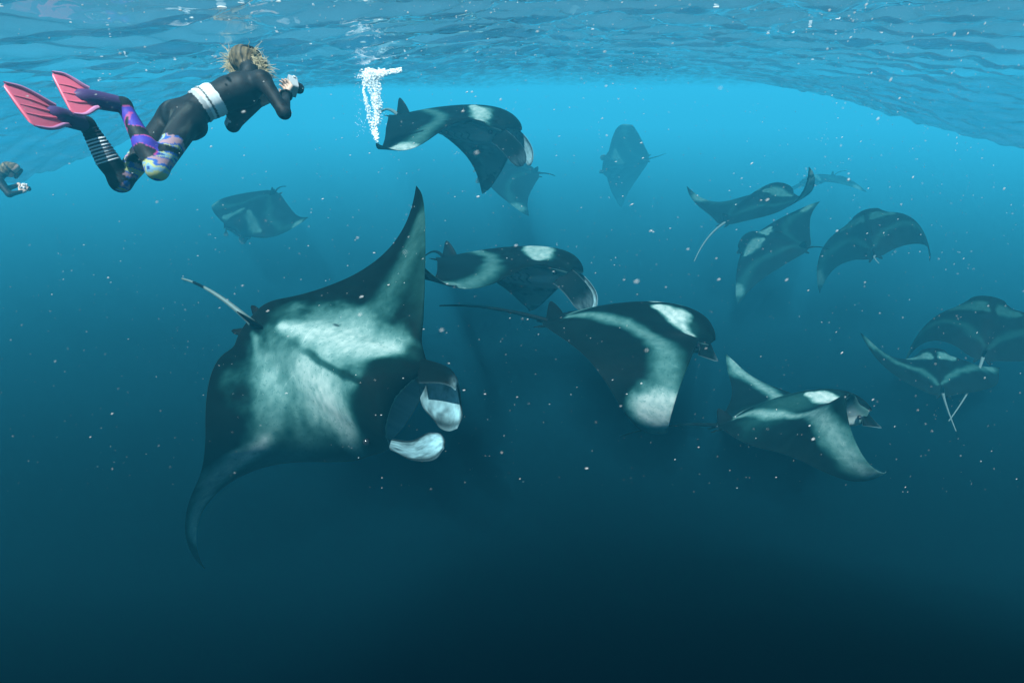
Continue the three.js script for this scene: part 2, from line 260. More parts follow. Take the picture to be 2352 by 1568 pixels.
const POSE = {
  front: { p: [-1.126,-1.542,-3.009], r: [0.569,0.964,0.494], a: 1.495, k: -0.118,
    L: [-0.179,0.001,0.882,0.913,1.317,1.358,0.85,0.097,0.179,-0.038,-0.018,-0.103],
    R: [-2.948,-2.24,1.519,3.117,-4.842,-2.822,-1.668,-2.793,0.326,0.894,0.834,0.175] },
  mid: { p: [1.035,-1.905,-4.505], r: [-0.06,1.426,-0.161], a: 1.654, k: 0.138,
    L: [-0.588,-0.597,-0.599,-0.6,0.061,0.017,0.001,0,-0.435,-0.176,-0.008,0],
    R: [0.996,-1.53,-3.528,-6.077,0.227,1.336,2.618,1.561,-1.543,0.086,0.925,-0.567] },
  right: { p: [2.146,-2.274,-3.606], r: [-0.448,1.381,-0.182], a: 1.204, k: 0.155,
    L: [1.252,0.404,0.089,1.558,-0.481,-0.227,-0.563,-1.142,0.094,-0.01,-0.169,-0.405],
    R: [1.493,-0.755,-3.686,-3.905,2.062,1.608,2.353,3.355,-0.306,0.179,0.908,-0.41] },
  centre: { p: [-0.044,-1.867,-6.136], r: [-0.203,1.23,-0.327], a: 1.916, k: -0.033,
    L: [-1.269,-0.695,0.026,-0.142,0.236,0.266,0.102,-0.272,-0.22,-0.357,-0.377,-0.265],
    R: [-0.445,-1.308,0.029,2.257,0.504,0.471,-1.06,-1.687,-0.11,-0.442,-0.379,-0.085] },
  upper: { p: [-0.894,-0.488,-9.135], r: [0.047,1.218,-0.141], a: 2.33, k: -0.052,
    L: [-2.013,-1.447,-0.804,-0.848,0.551,0.31,-0.044,-0.141,-0.776,-0.286,0.105,0.007],
    R: [-0.211,-0.722,-1.204,1.31,0.885,0.852,-0.474,-2.01,-0.461,-0.763,-0.777,-0.233] },
  ghost: { p: [-0.156,-2.444,-18.706], r: [0.239,-1.354,-0.379], a: 2.342, k: -0.001,
    L: [0.018,0.033,0.027,0.016,-0.009,-0.01,-0.006,-0.004,-0.333,-0.4,-0.245,-0.084],
    R: [-0.007,-0.01,-0.007,-0.004,0.005,0.005,0.002,0.001,-0.46,-0.571,-0.394,-0.204] },
  left: { p: [-6.882,-2.96,-14.683], r: [0.597,-0.433,-0.186], a: 1.967, k: -0.006,
    L: [0.477,1.282,0.802,0.15,-0.353,-0.344,-0.153,-0.111,-0.355,-0.442,-0.279,-0.082],
    R: [-0.933,-0.824,-0.868,-0.944,0.336,0.237,0.064,0.012,-0.316,-0.444,-0.329,-0.186] },
  faint: { p: [5.476,-3.118,-27.629], r: [1.278,-0.825,-1.459], a: 2.662, k: 0.002,
    L: [-0.63,-0.53,-0.224,-0.21,0.193,0.24,0.052,-0.022,-0.28,-0.349,-0.269,-0.161],
    R: [-1.754,-2.951,-2.64,-1.791,-0.15,-0.051,0.177,0.271,0.159,0.241,0.18,0.066] },
  ascending: { p: [5.448,-2.353,-12.404], r: [-0.346,1.955,0.26], a: 2.028, k: -0.008,
    L: [-0.007,-0.38,1.336,2.284,0.142,-0.441,-1.196,-1.151,-0.133,-0.195,-0.24,-0.179],
    R: [0.517,1.175,2.316,1.85,-0.418,0.16,-0.061,-0.389,-0.451,-0.568,-0.384,-0.337] },
  behind: { p: [14.035,-3.679,-25.724], r: [-0.03,-1.151,0.304], a: 2.114, k: -0.001,
    L: [-0.9,-1.173,-1.106,-0.916,0.071,0.091,0.082,0.077,-0.045,-0.045,-0.01,0.021],
    R: [-0.561,-0.628,-0.541,-0.468,0.069,0.073,0.04,0.016,-0.125,-0.164,-0.128,-0.082] },
  below: { p: [5.106,-2.726,-10.482], r: [0.683,-2.389,-0.096], a: 1.473, k: 0.001,
    L: [-0.275,-0.128,-0.258,-0.326,0.074,0.075,0.101,0.004,-0.442,-0.514,-0.277,-0.149],
    R: [-0.174,-0.113,-0.173,-0.233,0.035,0.028,0.004,-0.008,-0.37,-0.439,-0.257,-0.07] },
  away: { p: [6.582,-2.382,-9.916], r: [-0.831,2.546,0.46], a: 1.42, k: 0.015,
    L: [-1.215,-1.053,-0.975,-0.886,0.496,0.481,0.519,0.163,0.632,0.628,0.268,-0.145],
    R: [-2.251,-3.044,-1.832,-1.251,0.247,0.551,0.344,0.106,-0.452,-0.656,-0.492,-0.07] },
  edge: { p: [5.564,-2.537,-5.903], r: [-0.161,2.514,0.595], a: 1.091, k: 0,
    L: [-1.862,-2.856,-1.781,-0.835,-1,-0.599,-0.097,-0.172,0.175,0.272,-0.013,-0.222],
    R: [-0.499,-0.913,-1.263,-1.068,0.858,0.745,0.419,0.255,-0.619,-0.791,-0.478,-0.132] },
  lower: { p: [4.688,-2.811,-5.333], r: [0.478,-3.528,-0.306], a: 0.855, k: 0.06,
    L: [1.116,1.842,1.531,0.668,-0.649,-0.395,0.127,0.262,-0.641,-0.91,-0.805,-0.663],
    R: [-0.975,-2.115,-0.153,1.002,0.571,0.287,-0.174,-0.314,-1.936,-2.423,-1.593,-0.585] },
};

const MARKS = [                                                            // pale marks of the nearest ray, each: strength, softness, line with widths
  [.85, .95, [[.05, -.25, .02], [.08, -.05, .042], [.115, .12, .07], [.15, .23, .072], [.195, .35, .03]]],
  [.75, .95, [[-.05, .02, .06], [-.085, .13, .10], [-.15, .2, .065]]], [.4, .8, [[-.12, .16, .05], [-.21, .26, .05]]],
  [.3, .9, [[-.04, -.37, .014], [-.09, -.26, .03], [-.2, -.08, .05], [-.38, -.08, .045]]], [.8, .8, [[-.36, -.08, .03], [-.58, -.11, .06], [-.74, -.1, .055], [-.92, -.15, .03]]],
  [.14, .9, [[-.25, .1, .08], [-.5, .06, .08]]], [.16, .9, [[.2, .02, .03], [.34, .08, .05], [.6, .06, .06], [.8, -.06, .04]]],
];
const HOODS = [
  { label: 'unfurled far head fin hanging in front of the mouth', flip: -1, rows: [
    [[962, 880, 3.08], [1010, 880, 3.0], [1035, 887, 2.97], [1047, 897, 2.95]],
    [[962, 848, 3.15], [1012, 855, 3.07], [1036, 868, 3.03], [1049, 885, 3.0]],
    [[964, 824, 3.22], [1026, 847, 3.17], [1045, 868, 3.13], [1054, 895, 3.1]],
    [[964, 880, 3.27], [1012, 900, 3.2], [1045, 910, 3.16], [1059, 930, 3.12]],
    [[972, 930, 3.24], [1000, 945, 3.18], [1040, 950, 3.14], [1062, 955, 3.1]],
    [[1000, 962, 3.2], [1008, 980, 3.17], [1030, 990, 3.13], [1050, 984, 3.1]]] },
  { label: 'spoon shaped near head fin below the mouth', flip: -1, rows: [
    [[900, 1008, 3.14], [948, 1011, 2.99], [985, 994, 2.93], [1012, 996, 2.9]],
    [[897, 1020, 3.14], [953, 1033, 2.94], [994, 1018, 2.85], [1022, 1012, 2.83]],
    [[900, 1034, 3.14], [952, 1058, 2.93], [1000, 1054, 2.83], [1020, 1030, 2.82]]] },
];
const M = (o, p) => manta(o, p);
const base = { shoulder: .7, chevron: .25, tip: .25, wash: 0, mouth: .14, lobe: { len: .125, w: .8, in: .9, roll: 1.3, down: .35, root: 1 } };
M({ ...base, seed: 1, size: 1024, fine: true, label: 'largest nearest manta ray with open mouth and curled wing tip', tail: [418, 640, 3.7], paleTail: true, mouth: 1.5, shoulder: 0, chevron: 0, tip: 0, wash: .42, marks: MARKS, hoods: HOODS }, POSE.front);
M({ ...base, seed: 2, size: 1024, fine: true, label: 'manta ray with white wing tip patch and long tail, right of the nearest one', tail: [1010, 702, 5.6], tip: 1, tipAt: .77, tipZ: .07, shoulder: .95, chevron: .34 }, POSE.mid);
M({ ...base, seed: 3, size: 1024, fine: true, label: 'manta ray with bold white shoulders and chevron, lowest on the right', tail: [1425, 1002, 4.9], shoulder: 1, chevron: .5, wash: .1 }, POSE.right);
M({ ...base, seed: 4, size: 1024, fine: true, label: 'manta ray seen side on with drooping wing just behind the raised wing of the nearest', tail: [978, 586, 7.4], tip: .4, lobe: { in: .5, down: .5, pitch: .5, roll: .3, len: .27, w: 1.1, root: 1 } }, POSE.centre);
M({ ...base, seed: 5, size: 1024, fine: true, label: 'banking manta ray just under the surface beside the white bubble column', tail: [872, 262, 9.6], paleTail: true, tip: .9, chevron: .2, lobe: { in: .6, down: .5, pitch: .45, roll: .3, len: .27, w: .95, root: 1 } }, POSE.upper);
M({ ...base, shoulder: .18, chevron: .05, seed: 6, label: 'pale hazy manta ray half hidden behind the banking one', tail: [1275, 404, 18.5] }, POSE.ghost);
M({ ...base, shoulder: .18, chevron: .05, seed: 7, label: 'hazy manta ray facing the camera below the snorkeller', tail: [657, 428, 15.5], mouth: .8 }, POSE.left);
M({ ...base, shoulder: .18, chevron: .05, seed: 8, label: 'faintest manta ray, a distant upright shape in the bright water', tail: [1530, 352, 28] }, POSE.faint);
M({ ...base, shoulder: .18, chevron: .05, seed: 9, label: 'manta ray swimming away upwards with thin tail trailing down left', tail: [1595, 600, 11.4], paleTail: true }, POSE.ascending);
M({ ...base, shoulder: .18, chevron: .05, seed: 10, label: 'distant manta ray overlapped by the raised wing of the ascending one', tail: [1945, 392, 25.5] }, POSE.behind);
M({ ...base, shoulder: .18, chevron: .05, seed: 11, label: 'hazy manta ray with two pale shoulder spots, wing hanging down', tail: [1905, 572, 10.3], shoulder: .3 }, POSE.below);
M({ ...base, seed: 12, label: 'manta ray swimming away with both wings arched downward', tail: [2020, 605, 9.3], paleTail: true, shoulder: .1, chevron: .05 }, POSE.away);
M({ ...base, seed: 13, label: 'large dark manta ray cut off by the right edge of the picture', tail: [2180, 967, 5.5], paleTail: true, shoulder: .1, chevron: .05 }, POSE.edge);
M({ ...base, seed: 14, label: 'manta ray with raised wings under the one at the right edge', tail: [2197, 990, 5.2], paleTail: true, shoulder: .3, chevron: .15 }, POSE.lower);

// ---------- people ----------
function skinned(bones, h, k, colour) {                                     // one continuous surface round tapered bones (surface nets), coloured by colour(p, bone, t)
  const lo = [9e9, 9e9, 9e9], hi = [-9e9, -9e9, -9e9];
  for (const b of bones) for (const [p, r] of [[b.a, b.ra], [b.b, b.rb]]) for (let c = 0; c < 3; c++) { lo[c] = Math.min(lo[c], p[c] - r - 3 * h); hi[c] = Math.max(hi[c], p[c] + r + 3 * h); }
  const n = lo.map((l, c) => Math.ceil((hi[c] - l) / h) + 1), N = n[0] * n[1] * n[2], F = new Float32Array(N).fill(1);
  for (const b of bones) { b.d = b.b.map((v, c) => v - b.a[c]); b.l2 = b.d[0] ** 2 + b.d[1] ** 2 + b.d[2] ** 2 + 1e-9; }
  const dist = (b, x, y, z) => { const t = clamp(((x - b.a[0]) * b.d[0] + (y - b.a[1]) * b.d[1] + (z - b.a[2]) * b.d[2]) / b.l2); b.t = t; return Math.hypot(x - b.a[0] - b.d[0] * t, y - b.a[1] - b.d[1] * t, z - b.a[2] - b.d[2] * t) - b.ra - (b.rb - b.ra) * t; };
  for (const b of bones) {                                                  // smooth union, bone by bone, only near the bone
    const R = Math.max(b.ra, b.rb) + k + 2.5 * h, kk = b.k ?? k, i0 = [], i1 = [];
    for (let c = 0; c < 3; c++) { i0.push(Math.max(0, Math.floor((Math.min(b.a[c], b.b[c]) - R - lo[c]) / h))); i1.push(Math.min(n[c] - 1, Math.ceil((Math.max(b.a[c], b.b[c]) + R - lo[c]) / h))); }
    for (let z = i0[2]; z <= i1[2]; z++) for (let y = i0[1]; y <= i1[1]; y++) for (let x = i0[0]; x <= i1[0]; x++) {
      const d = dist(b, lo[0] + x * h, lo[1] + y * h, lo[2] + z * h), q = (z * n[1] + y) * n[0] + x, f = F[q];
      if (d > R) continue;
      const g = clamp(.5 + .5 * (f - d) / kk); F[q] = f * (1 - g) + d * g - kk * g * (1 - g);
    }
  }
  const pos = [], idx = [], at3 = new Int32Array(N).fill(-1), C = [[0, 0, 0], [1, 0, 0], [0, 1, 0], [1, 1, 0], [0, 0, 1], [1, 0, 1], [0, 1, 1], [1, 1, 1]], E = [[0, 1], [2, 3], [4, 5], [6, 7], [0, 2], [1, 3], [4, 6], [5, 7], [0, 4], [1, 5], [2, 6], [3, 7]];
  const I = (x, y, z) => (z * n[1] + y) * n[0] + x;
  for (let z = 0; z < n[2] - 1; z++) for (let y = 0; y < n[1] - 1; y++) for (let x = 0; x < n[0] - 1; x++) {
    const v = C.map((c) => F[I(x + c[0], y + c[1], z + c[2])]); let m = 0; for (let c = 0; c < 8; c++) if (v[c] < 0) m |= 1 << c;
    if (m === 0 || m === 255) continue;
    let s = [0, 0, 0], cnt = 0;
    for (const [p, q] of E) if ((v[p] < 0) !== (v[q] < 0)) { const t = v[p] / (v[p] - v[q]); for (let c = 0; c < 3; c++) s[c] += C[p][c] + (C[q][c] - C[p][c]) * t; cnt++; }
    at3[I(x, y, z)] = pos.length / 3; pos.push(lo[0] + (x + s[0] / cnt) * h, lo[1] + (y + s[1] / cnt) * h, lo[2] + (z + s[2] / cnt) * h);
  }
  for (let z = 1; z < n[2] - 1; z++) for (let y = 1; y < n[1] - 1; y++) for (let x = 1; x < n[0] - 1; x++) {
    const s = F[I(x, y, z)] < 0;
    const quad = (a, b, c, d, flip) => { if (a < 0 || b < 0 || c < 0 || d < 0) return; flip ? idx.push(a, c, b, b, c, d) : idx.push(a, b, c, b, d, c); };
    if (s !== F[I(x + 1, y, z)] < 0) quad(at3[I(x, y - 1, z - 1)], at3[I(x, y, z - 1)], at3[I(x, y - 1, z)], at3[I(x, y, z)], !s);
    if (s !== F[I(x, y + 1, z)] < 0) quad(at3[I(x - 1, y, z - 1)], at3[I(x, y, z - 1)], at3[I(x - 1, y, z)], at3[I(x, y, z)], s);
    if (s !== F[I(x, y, z + 1)] < 0) quad(at3[I(x - 1, y - 1, z)], at3[I(x, y - 1, z)], at3[I(x - 1, y, z)], at3[I(x, y, z)], !s);
  }
  const col = [];
  for (let i = 0; i < pos.length; i += 3) { let best = 9, w = bones[0], t = 0; for (const b of bones) { const d = dist(b, pos[i], pos[i + 1], pos[i + 2]); if (d < best) { best = d; w = b; t = b.t; } } col.push(...colour([pos[i], pos[i + 1], pos[i + 2]], w, t)); }
  return geo(pos, idx, null, col);
}
const V = (p) => new THREE.Vector3(...p), add3 = (a, b, s = 1) => a.map((v, c) => v + b[c] * s), sub3 = (a, b) => a.map((v, c) => v - b[c]), len3 = (a) => Math.hypot(...a), unit = (a) => { const l = len3(a); return a.map((v) => v / l); }, cross = (a, b) => [a[1] * b[2] - a[2] * b[1], a[2] * b[0] - a[0] * b[2], a[0] * b[1] - a[1] * b[0]], mix3 = (a, b, t) => a.map((v, c) => lerp(v, b[c], t));
const suitMat = new THREE.MeshPhysicalMaterial({ name: 'wetsuit and skin', vertexColors: true, roughness: .6, specularIntensity: .35 });
const matt = (name, r, g, b, rough = .6) => new THREE.MeshPhysicalMaterial({ name, color: new THREE.Color(r, g, b), roughness: rough, specularIntensity: .5 });
function tube(points, radii, material, name, parent, n = 8, seg = 40) {     // a smooth tube with a radius that changes along it
  const c = new THREE.CatmullRomCurve3(points.map(V)), g = new THREE.TubeGeometry(c, seg, 1, n), p = g.attributes.position;
  for (let i = 0; i < p.count; i++) { const t = Math.floor(i / (n + 1)) / seg, q = c.getPointAt(t), u = t * (radii.length - 1), j = Math.min(radii.length - 2, Math.floor(u)), r = lerp(radii[j], radii[j + 1], u - j); p.setXYZ(i, q.x + (p.getX(i) - q.x) * r, q.y + (p.getY(i) - q.y) * r, q.z + (p.getZ(i) - q.z) * r); }
  g.computeVertexNormals();
  return parent ? put(name, g, material, parent) : g;
}
function handBones(wrist, dir, palm, grip) {                                // palm and five fingers closing on what is held; palm = the way the palm faces
  const d = unit(dir), s = unit(cross(d, palm)), p = unit(cross(s, d)), out = [];
  const P = (f, w, n) => add3(add3(add3(wrist, d, f), s, w), p, n);
  for (const w of [-.026, -.009, .009, .026]) out.push({ a: P(.0, w * .6, 0), ra: .017, b: P(.075, w, 0), rb: .013, tag: 'hand' });
  [[-.030, .9], [-.010, 1.05], [.010, 1], [.029, .78]].forEach(([w, l]) => {
    let q = P(.078, w, 0), a = .35;
    for (const [k, L] of [.036, .026, .02].entries()) { a += grip * (k ? 1 : .7); const e = add3(add3(q, d, Math.cos(a) * L * l), p, Math.sin(a) * L * l); out.push({ a: q, ra: .0095 - k * .001, b: e, rb: .0085 - k * .001, tag: 'hand', k: .006 }); q = e; }
  });
  const t0 = P(.02, -.028, .005), t1 = P(.05, -.05, .022), t2 = P(.075, -.045, .045);
  out.push({ a: t0, ra: .013, b: t1, rb: .010, tag: 'hand' }, { a: t1, ra: .010, b: t2, rb: .008, tag: 'hand', k: .006 });
  return out;
}
function person(o) {
  const J = {}; for (const k in o.j) { const v = at(...o.j[k]); J[k] = [v.x, v.y, v.z]; }
  const base = mix3(J.hipL, J.hipR, .5); for (const k in J) J[k] = sub3(J[k], base);
  const root = new THREE.Group(); root.name = numbered('person'); root.position.set(...base); scene.add(root); tag(root, o.label, 'person');
  const pelvis = [0, 0, 0], chest = mix3(J.shL, J.shR, .5), spine = unit(sub3(chest, pelvis)), side = unit(sub3(J.shL, J.shR)), back = unit(cross(side, spine)).map((v) => v * (o.back ?? 1));
  const waist = add3(mix3(pelvis, chest, .42), back, -.012), hs = unit(sub3(J.hipL, J.hipR)), B = (a, ra, b, rb, tag, k) => ({ a, ra, b, rb, tag, k });
  const hd = unit(sub3(J.head, J.neck)), face = o.face ? unit(o.face) : back.map((v) => -v);
  const bones = [
    B(add3(pelvis, hs, .06), .097, add3(pelvis, hs, -.06), .097, 'hip'), B(add3(add3(J.hipL, back, .042), spine, -.02), .08, add3(J.hipL, back, .042), .08, 'hip'), B(add3(add3(J.hipR, back, .042), spine, -.02), .08, add3(J.hipR, back, .042), .08, 'hip'),
    B(add3(waist, side, .045), .082, add3(waist, side, -.045), .082, 'waist'), B(add3(waist, side, .04), .082, add3(pelvis, hs, .05), .092, 'waist'), B(add3(waist, side, -.04), .082, add3(pelvis, hs, -.05), .092, 'waist'),
    B(add3(waist, side, .045), .085, add3(add3(chest, side, .065), spine, -.09), .098, 'chest'), B(add3(waist, side, -.045), .085, add3(add3(chest, side, -.065), spine, -.09), .098, 'chest'),
    B(add3(add3(chest, side, .08), spine, -.09), .095, add3(add3(chest, side, -.08), spine, -.09), .095, 'chest'), B(add3(J.shL, side, -.03), .066, add3(J.shR, side, .03), .066, 'chest'),
    B(add3(chest, spine, -.02), .06, J.neck, .05, 'chest'), B(J.neck, .048, J.head, .05, 'neck'),
    B(add3(J.head, face, -.018), .088, add3(add3(J.head, face, .012), hd, .03), .080, 'head'), B(add3(add3(J.head, face, .05), hd, -.055), .045, add3(add3(J.head, face, .035), hd, -.02), .06, 'head'), B(add3(J.head, face, .088), .012, add3(add3(J.head, face, .106), hd, -.025), .013, 'head', .012),
  ];
  for (const s of ['L', 'R']) {
    bones.push(B(J['sh' + s], .05, J['el' + s], .036, 'arm'), B(J['el' + s], .037, J['ha' + s], .025, 'forearm'));
    bones.push(B(J['hip' + s], .082, J['kn' + s], .053, 'thigh' + s), B(J['kn' + s], .051, mix3(J['kn' + s], J['an' + s], .35), .053, 'calf' + s), B(mix3(J['kn' + s], J['an' + s], .35), .053, J['an' + s], .034, 'shin' + s), B(J['an' + s], .036, mix3(J['an' + s], J['to' + s], .25), .036, 'foot'));
  }
  const dark = [.010, .013, .016];
  const body = skinned(bones, o.h ?? .009, .03, (p, b, t) => {
    const n = fbm(p[0] * 26 + p[2] * 9, p[1] * 26 + p[2] * 17, 4, 3), seam = b.tag === 'hip' || b.tag.startsWith('thigh') ? smooth(.1, .5, n + .3 * noise(p[0] * 9, p[1] * 9 + p[2] * 7, 6)) * .03 : 0, g = dark.map((v, c) => v * (1 + 1.2 * n) + seam * [.9, 1, .8][c]);
    if (b.tag === 'head' || b.tag === 'neck') { if (b.tag === 'neck') return g; const q = sub3(p, J.head), f = q[0] * face[0] + q[1] * face[1] + q[2] * face[2]; return f < .03 ? (() => { const k = 1 + 1.1 * noise(p[0] * 150, p[1] * 60 + p[2] * 60, 9); return [.11 * k, .085 * k, .05 * k]; })() : [.45, .29, .22]; }
    if (!o.print) return g;
    const knee = (b.tag.startsWith('thigh') && t > .5 + .12 * n) || (b.tag.startsWith('calf') && t < .35);
    if (knee && noise(p[0] * 11 + p[2] * 5, p[1] * 11 - p[2] * 6, 3) > -.35) {          // flowered print over the knees
      const c = Math.floor((noise(p[0] * 27 + p[2] * 13 + 3, p[1] * 27 - p[2] * 16, 8) * .5 + .5) * 6);
      return [[.015, .04, .2], [.16, .30, .42], [.34, .36, .16], [.02, .08, .32], [.30, .18, .22], [.012, .016, .03]][clamp(c, 0, 5)];
    }
    if (b.tag === 'shinR' || (b.tag === 'calfR' && t > .35)) { const q = noise(p[0] * 26 + p[2] * 9, p[1] * 14 - p[2] * 12, 5); return q > .15 ? [.05, .03, .30] : q > .02 ? [.34, .05, .20] : g; }
    return g;
  });
  put('body', body, suitMat, root);
  for (const s of ['L', 'R']) {
    const hb = handBones(J['ha' + s], sub3(o.grip ? sub3(at3(o.grip), base) : J['ha' + s], add3(J['ha' + s], sub3(J['el' + s], J['ha' + s]), .01)), o.palm?.[s] ?? back, .55);
    put('hand', skinned(hb, .0045, .010, () => [.52, .36, .29]), suitMat, root);
    // swim fin: pocket round the foot, ribbed blade beyond it
    const an = J['an' + s], to = J['to' + s], d = unit(sub3(to, an)), nrm = unit(o.finUp[s]), w = unit(cross(d, nrm)), up = unit(cross(w, d)), L = len3(sub3(to, an));
    const fin = new THREE.Group(); fin.name = 'swim_fin'; fin.position.set(...an); root.add(fin);
    const P = (f, x, y) => add3(add3(d.map((v) => v * f), w, x), up, y);
    put('foot_pocket', blade(Array.from({ length: 12 }, (_, i) => ({ p: P(-.05 + .30 * i / 11, 0, -.004), side: w, up })), (t) => .05 * (1 - .25 * Math.abs(t - .6)) * Math.sqrt(1 - .9 * (2 * t - 1) ** 6), .042, 10), o.pocket, fin);
    const arc = (f) => P(f, 0, -.10 * Math.max(0, f - .2) ** 2 * (o.finBend ?? 3));
    put('blade', blade(Array.from({ length: 24 }, (_, i) => { const f = .14 + (L - .14) * i / 23; return { p: arc(f), side: w, up }; }), (t) => lerp(.055, .122, smooth(0, .75, t)) * (t > .97 ? .9 : 1) * (1 - .12 * smooth(.85, 1, t)), .007, 10), o.finMat, fin);
    for (const x of [-1, -.4, 0, .4, 1]) { const pts = [.12, .25, .4, .55, .7, .85, .97].map((t) => { const f = .14 + (L - .14) * t; return add3(add3(arc(f), w, x * lerp(.05, .116, smooth(0, .75, t))), up, .006); }); tube(pts, Math.abs(x) === 1 ? [.012, .011, .008, .004] : [.008, .007, .006, .003], Math.abs(x) === 1 ? o.railMat : o.finMat, Math.abs(x) === 1 ? 'rail' : 'rib', fin, 7, 20); }
  }
  return { body, root, J, base, back, side, spine, hd, face, waist, chest };
}
const at3 = (g) => { const v = at(...g); return [v.x, v.y, v.z]; };
const rubber = matt('black silicone', .01, .011, .012, .4);
function wearMask(p) {
  const { root, J } = p;
  const strap = new THREE.TorusGeometry(.094, .010, 8, 40), ms = put('mask_strap', strap, rubber, root); ms.position.set(...add3(J.head, p.hd, .01)); ms.quaternion.setFromUnitVectors(new THREE.Vector3(0, 0, 1), V(unit(p.hd)));
  const mask = new THREE.Group(); mask.name = 'dive_mask'; mask.position.set(...add3(J.head, p.face, .098)); mask.quaternion.setFromUnitVectors(new THREE.Vector3(0, 0, 1), V(p.face)); root.add(mask);
  put('frame', new THREE.TorusGeometry(.055, .014, 8, 32).scale(1.25, .85, 1.4), ms.material, mask); put('lens', new THREE.CylinderGeometry(.055, .055, .006, 32).rotateX(Math.PI / 2).scale(1.22, .82, 1), new THREE.MeshPhysicalMaterial({ name: 'mask glass', color: 0xffffff, roughness: .03, transmission: 1, ior: 1.5 }), mask);
}
{
  const pink = new THREE.MeshPhysicalMaterial({ name: 'pink fin rubber', color: new THREE.Color(.72, .12, .19), roughness: .35, specularIntensity: .8 }), mauve = matt('mauve fin rubber', .50, .20, .36, .4), pocket = matt('purple foot pocket', .06, .03, .11, .5);
  const p = person({
    label: 'snorkeller in black wetsuit with pink fins, striped sock and flowered leggings', print: true, h: .008,
    j: { hipL: [398, 268, 3.42], hipR: [432, 272, 3.28], knL: [276, 418, 3.12], knR: [360, 390, 3.0], anL: [198, 284, 2.98], anR: [283, 240, 3.02], toL: [42, 236, 2.58], toR: [140, 212, 2.74],
      shL: [540, 206, 3.62], shR: [604, 184, 3.42], elL: [534, 288, 3.55], elR: [652, 258, 3.42], haL: [597, 236, 3.68], haR: [657, 214, 3.60], neck: [574, 164, 3.55], head: [566, 140, 3.60] },
    face: [.55, -.55, -.6], grip: [672, 196, 3.72], palm: { L: [.3, .6, .3], R: [-.4, .5, -.3] }, finUp: { L: [.42, .5, .76], R: [.4, .55, .75] }, finMat: pink, railMat: mauve, pocket,
  });
  const { root, J, back, side, spine, waist } = p;
  // white belt round the waist
  const bw = new THREE.MeshPhysicalMaterial({ name: 'white belt fabric', vertexColors: true, roughness: .6 });
  { const g = p.body, P = g.attributes.position, Nn = g.attributes.normal, I = g.index, c = add3(waist, spine, -.012), keep = new Map(), pos = [], col = [], id = [];
    const f = (v) => (P.getX(v) - c[0]) * spine[0] + (P.getY(v) - c[1]) * spine[1] + (P.getZ(v) - c[2]) * spine[2], far = (v) => Math.hypot(P.getX(v) - c[0], P.getY(v) - c[1], P.getZ(v) - c[2]);
    const use = (v) => { if (!keep.has(v)) { keep.set(v, pos.length / 3); const t = f(v), fold = .004 + .0022 * Math.sin(t * 210 + 2 * noise(P.getX(v) * 30, P.getZ(v) * 30, 7)); pos.push(P.getX(v) + Nn.getX(v) * fold, P.getY(v) + Nn.getY(v) * fold, P.getZ(v) + Nn.getZ(v) * fold); const k = Math.abs(t + .006) < .006 ? .03 : t < -.03 ? .30 : .62; col.push(k, k * 1.06, k * 1.1); } return keep.get(v); };
    for (let k = 0; k < I.count; k += 3) { const q = [I.getX(k), I.getX(k + 1), I.getX(k + 2)]; if (q.every((v) => Math.abs(f(v)) < .062 && far(v) < .165)) id.push(...q.map(use)); }
    put('waist_belt', geo(pos, id, null, col), bw, root).userData = { label: 'white belt round the waist' }; }
  // striped sock
  { const a = mix3(J.knL, J.anL, .36), b = mix3(J.knL, J.anL, .92), n = 90, m = 20, q = [], c = [], id = [], d = unit(sub3(b, a)), u = unit(cross(d, [0, 1, .3])), v = cross(d, u);
    for (let j = 0; j <= n; j++) { const t = j / n, r = lerp(.060, .038, t) + .003 + .0015 * Math.sin(t * 60), o = mix3(a, b, t), w = t < .74 && (t * 10.5) % 1 < .45; for (let i = 0; i <= m; i++) { const g = i / m * Math.PI * 2; q.push(...add3(add3(o, u, Math.cos(g) * r), v, Math.sin(g) * r)); c.push(...(w ? [.66, .70, .74] : [.012, .013, .018])); } }
    for (let j = 0; j < n; j++) for (let i = 0; i < m; i++) { const k = j * (m + 1) + i, l = k + m + 1; id.push(k, k + 1, l, k + 1, l + 1, l); }
    put('striped_sock', geo(q, id, null, c), suitMat, root).userData = { label: 'black and white striped sock' }; }
  // blond hair drifting round the head
  { const r = rng(21), parts = [], hairMat = matt('blond hair', .52, .43, .27, .55);
    for (let k = 0; k < 1100; k++) {
      const w = k % 10 < 7 ? 1 : -1, qa = r() * 6.283, qr = .09 * Math.sqrt(r()), s0 = k % 2 ? add3(add3(add3(J.head, side, Math.cos(qa) * qr), p.hd, Math.sin(qa) * qr + .01), back, .10 - 5 * qr * qr) : add3(add3(add3(J.head, side, w * (.06 + .03 * r())), p.hd, -.06 + .12 * r()), back, -.03 + .09 * r()), L = .05 + .10 * r() ** 1.5, pts = [s0];
      let d1 = unit([w * side[0] * 1.2 - .3 + (r() - .5) * .7, w * side[1] * .5 - .2 + (r() - .5) * .7, w * side[2] * .6 + (r() - .5) * .7]);
      for (let q = 0; q < 4; q++) { pts.push(add3(pts[q], d1, L / 4)); d1 = unit(add3(d1, [r() - .5, r() - .45, r() - .5], 1.5)); }
      parts.push(tube(pts, [.0016, .002, .0018, .0008], null, '', null, 4, 10)); }
    put('hair', mergeGeometries(parts), hairMat, root); }
  wearMask(p);
  const wb = new THREE.TorusGeometry(.034, .008, 8, 24), wr = put('wristband', wb, rubber, root), wd = unit(sub3(J.haR, J.elR)); wr.position.set(...add3(J.haR, wd, -.03)); wr.quaternion.setFromUnitVectors(new THREE.Vector3(0, 0, 1), V(wd));
}
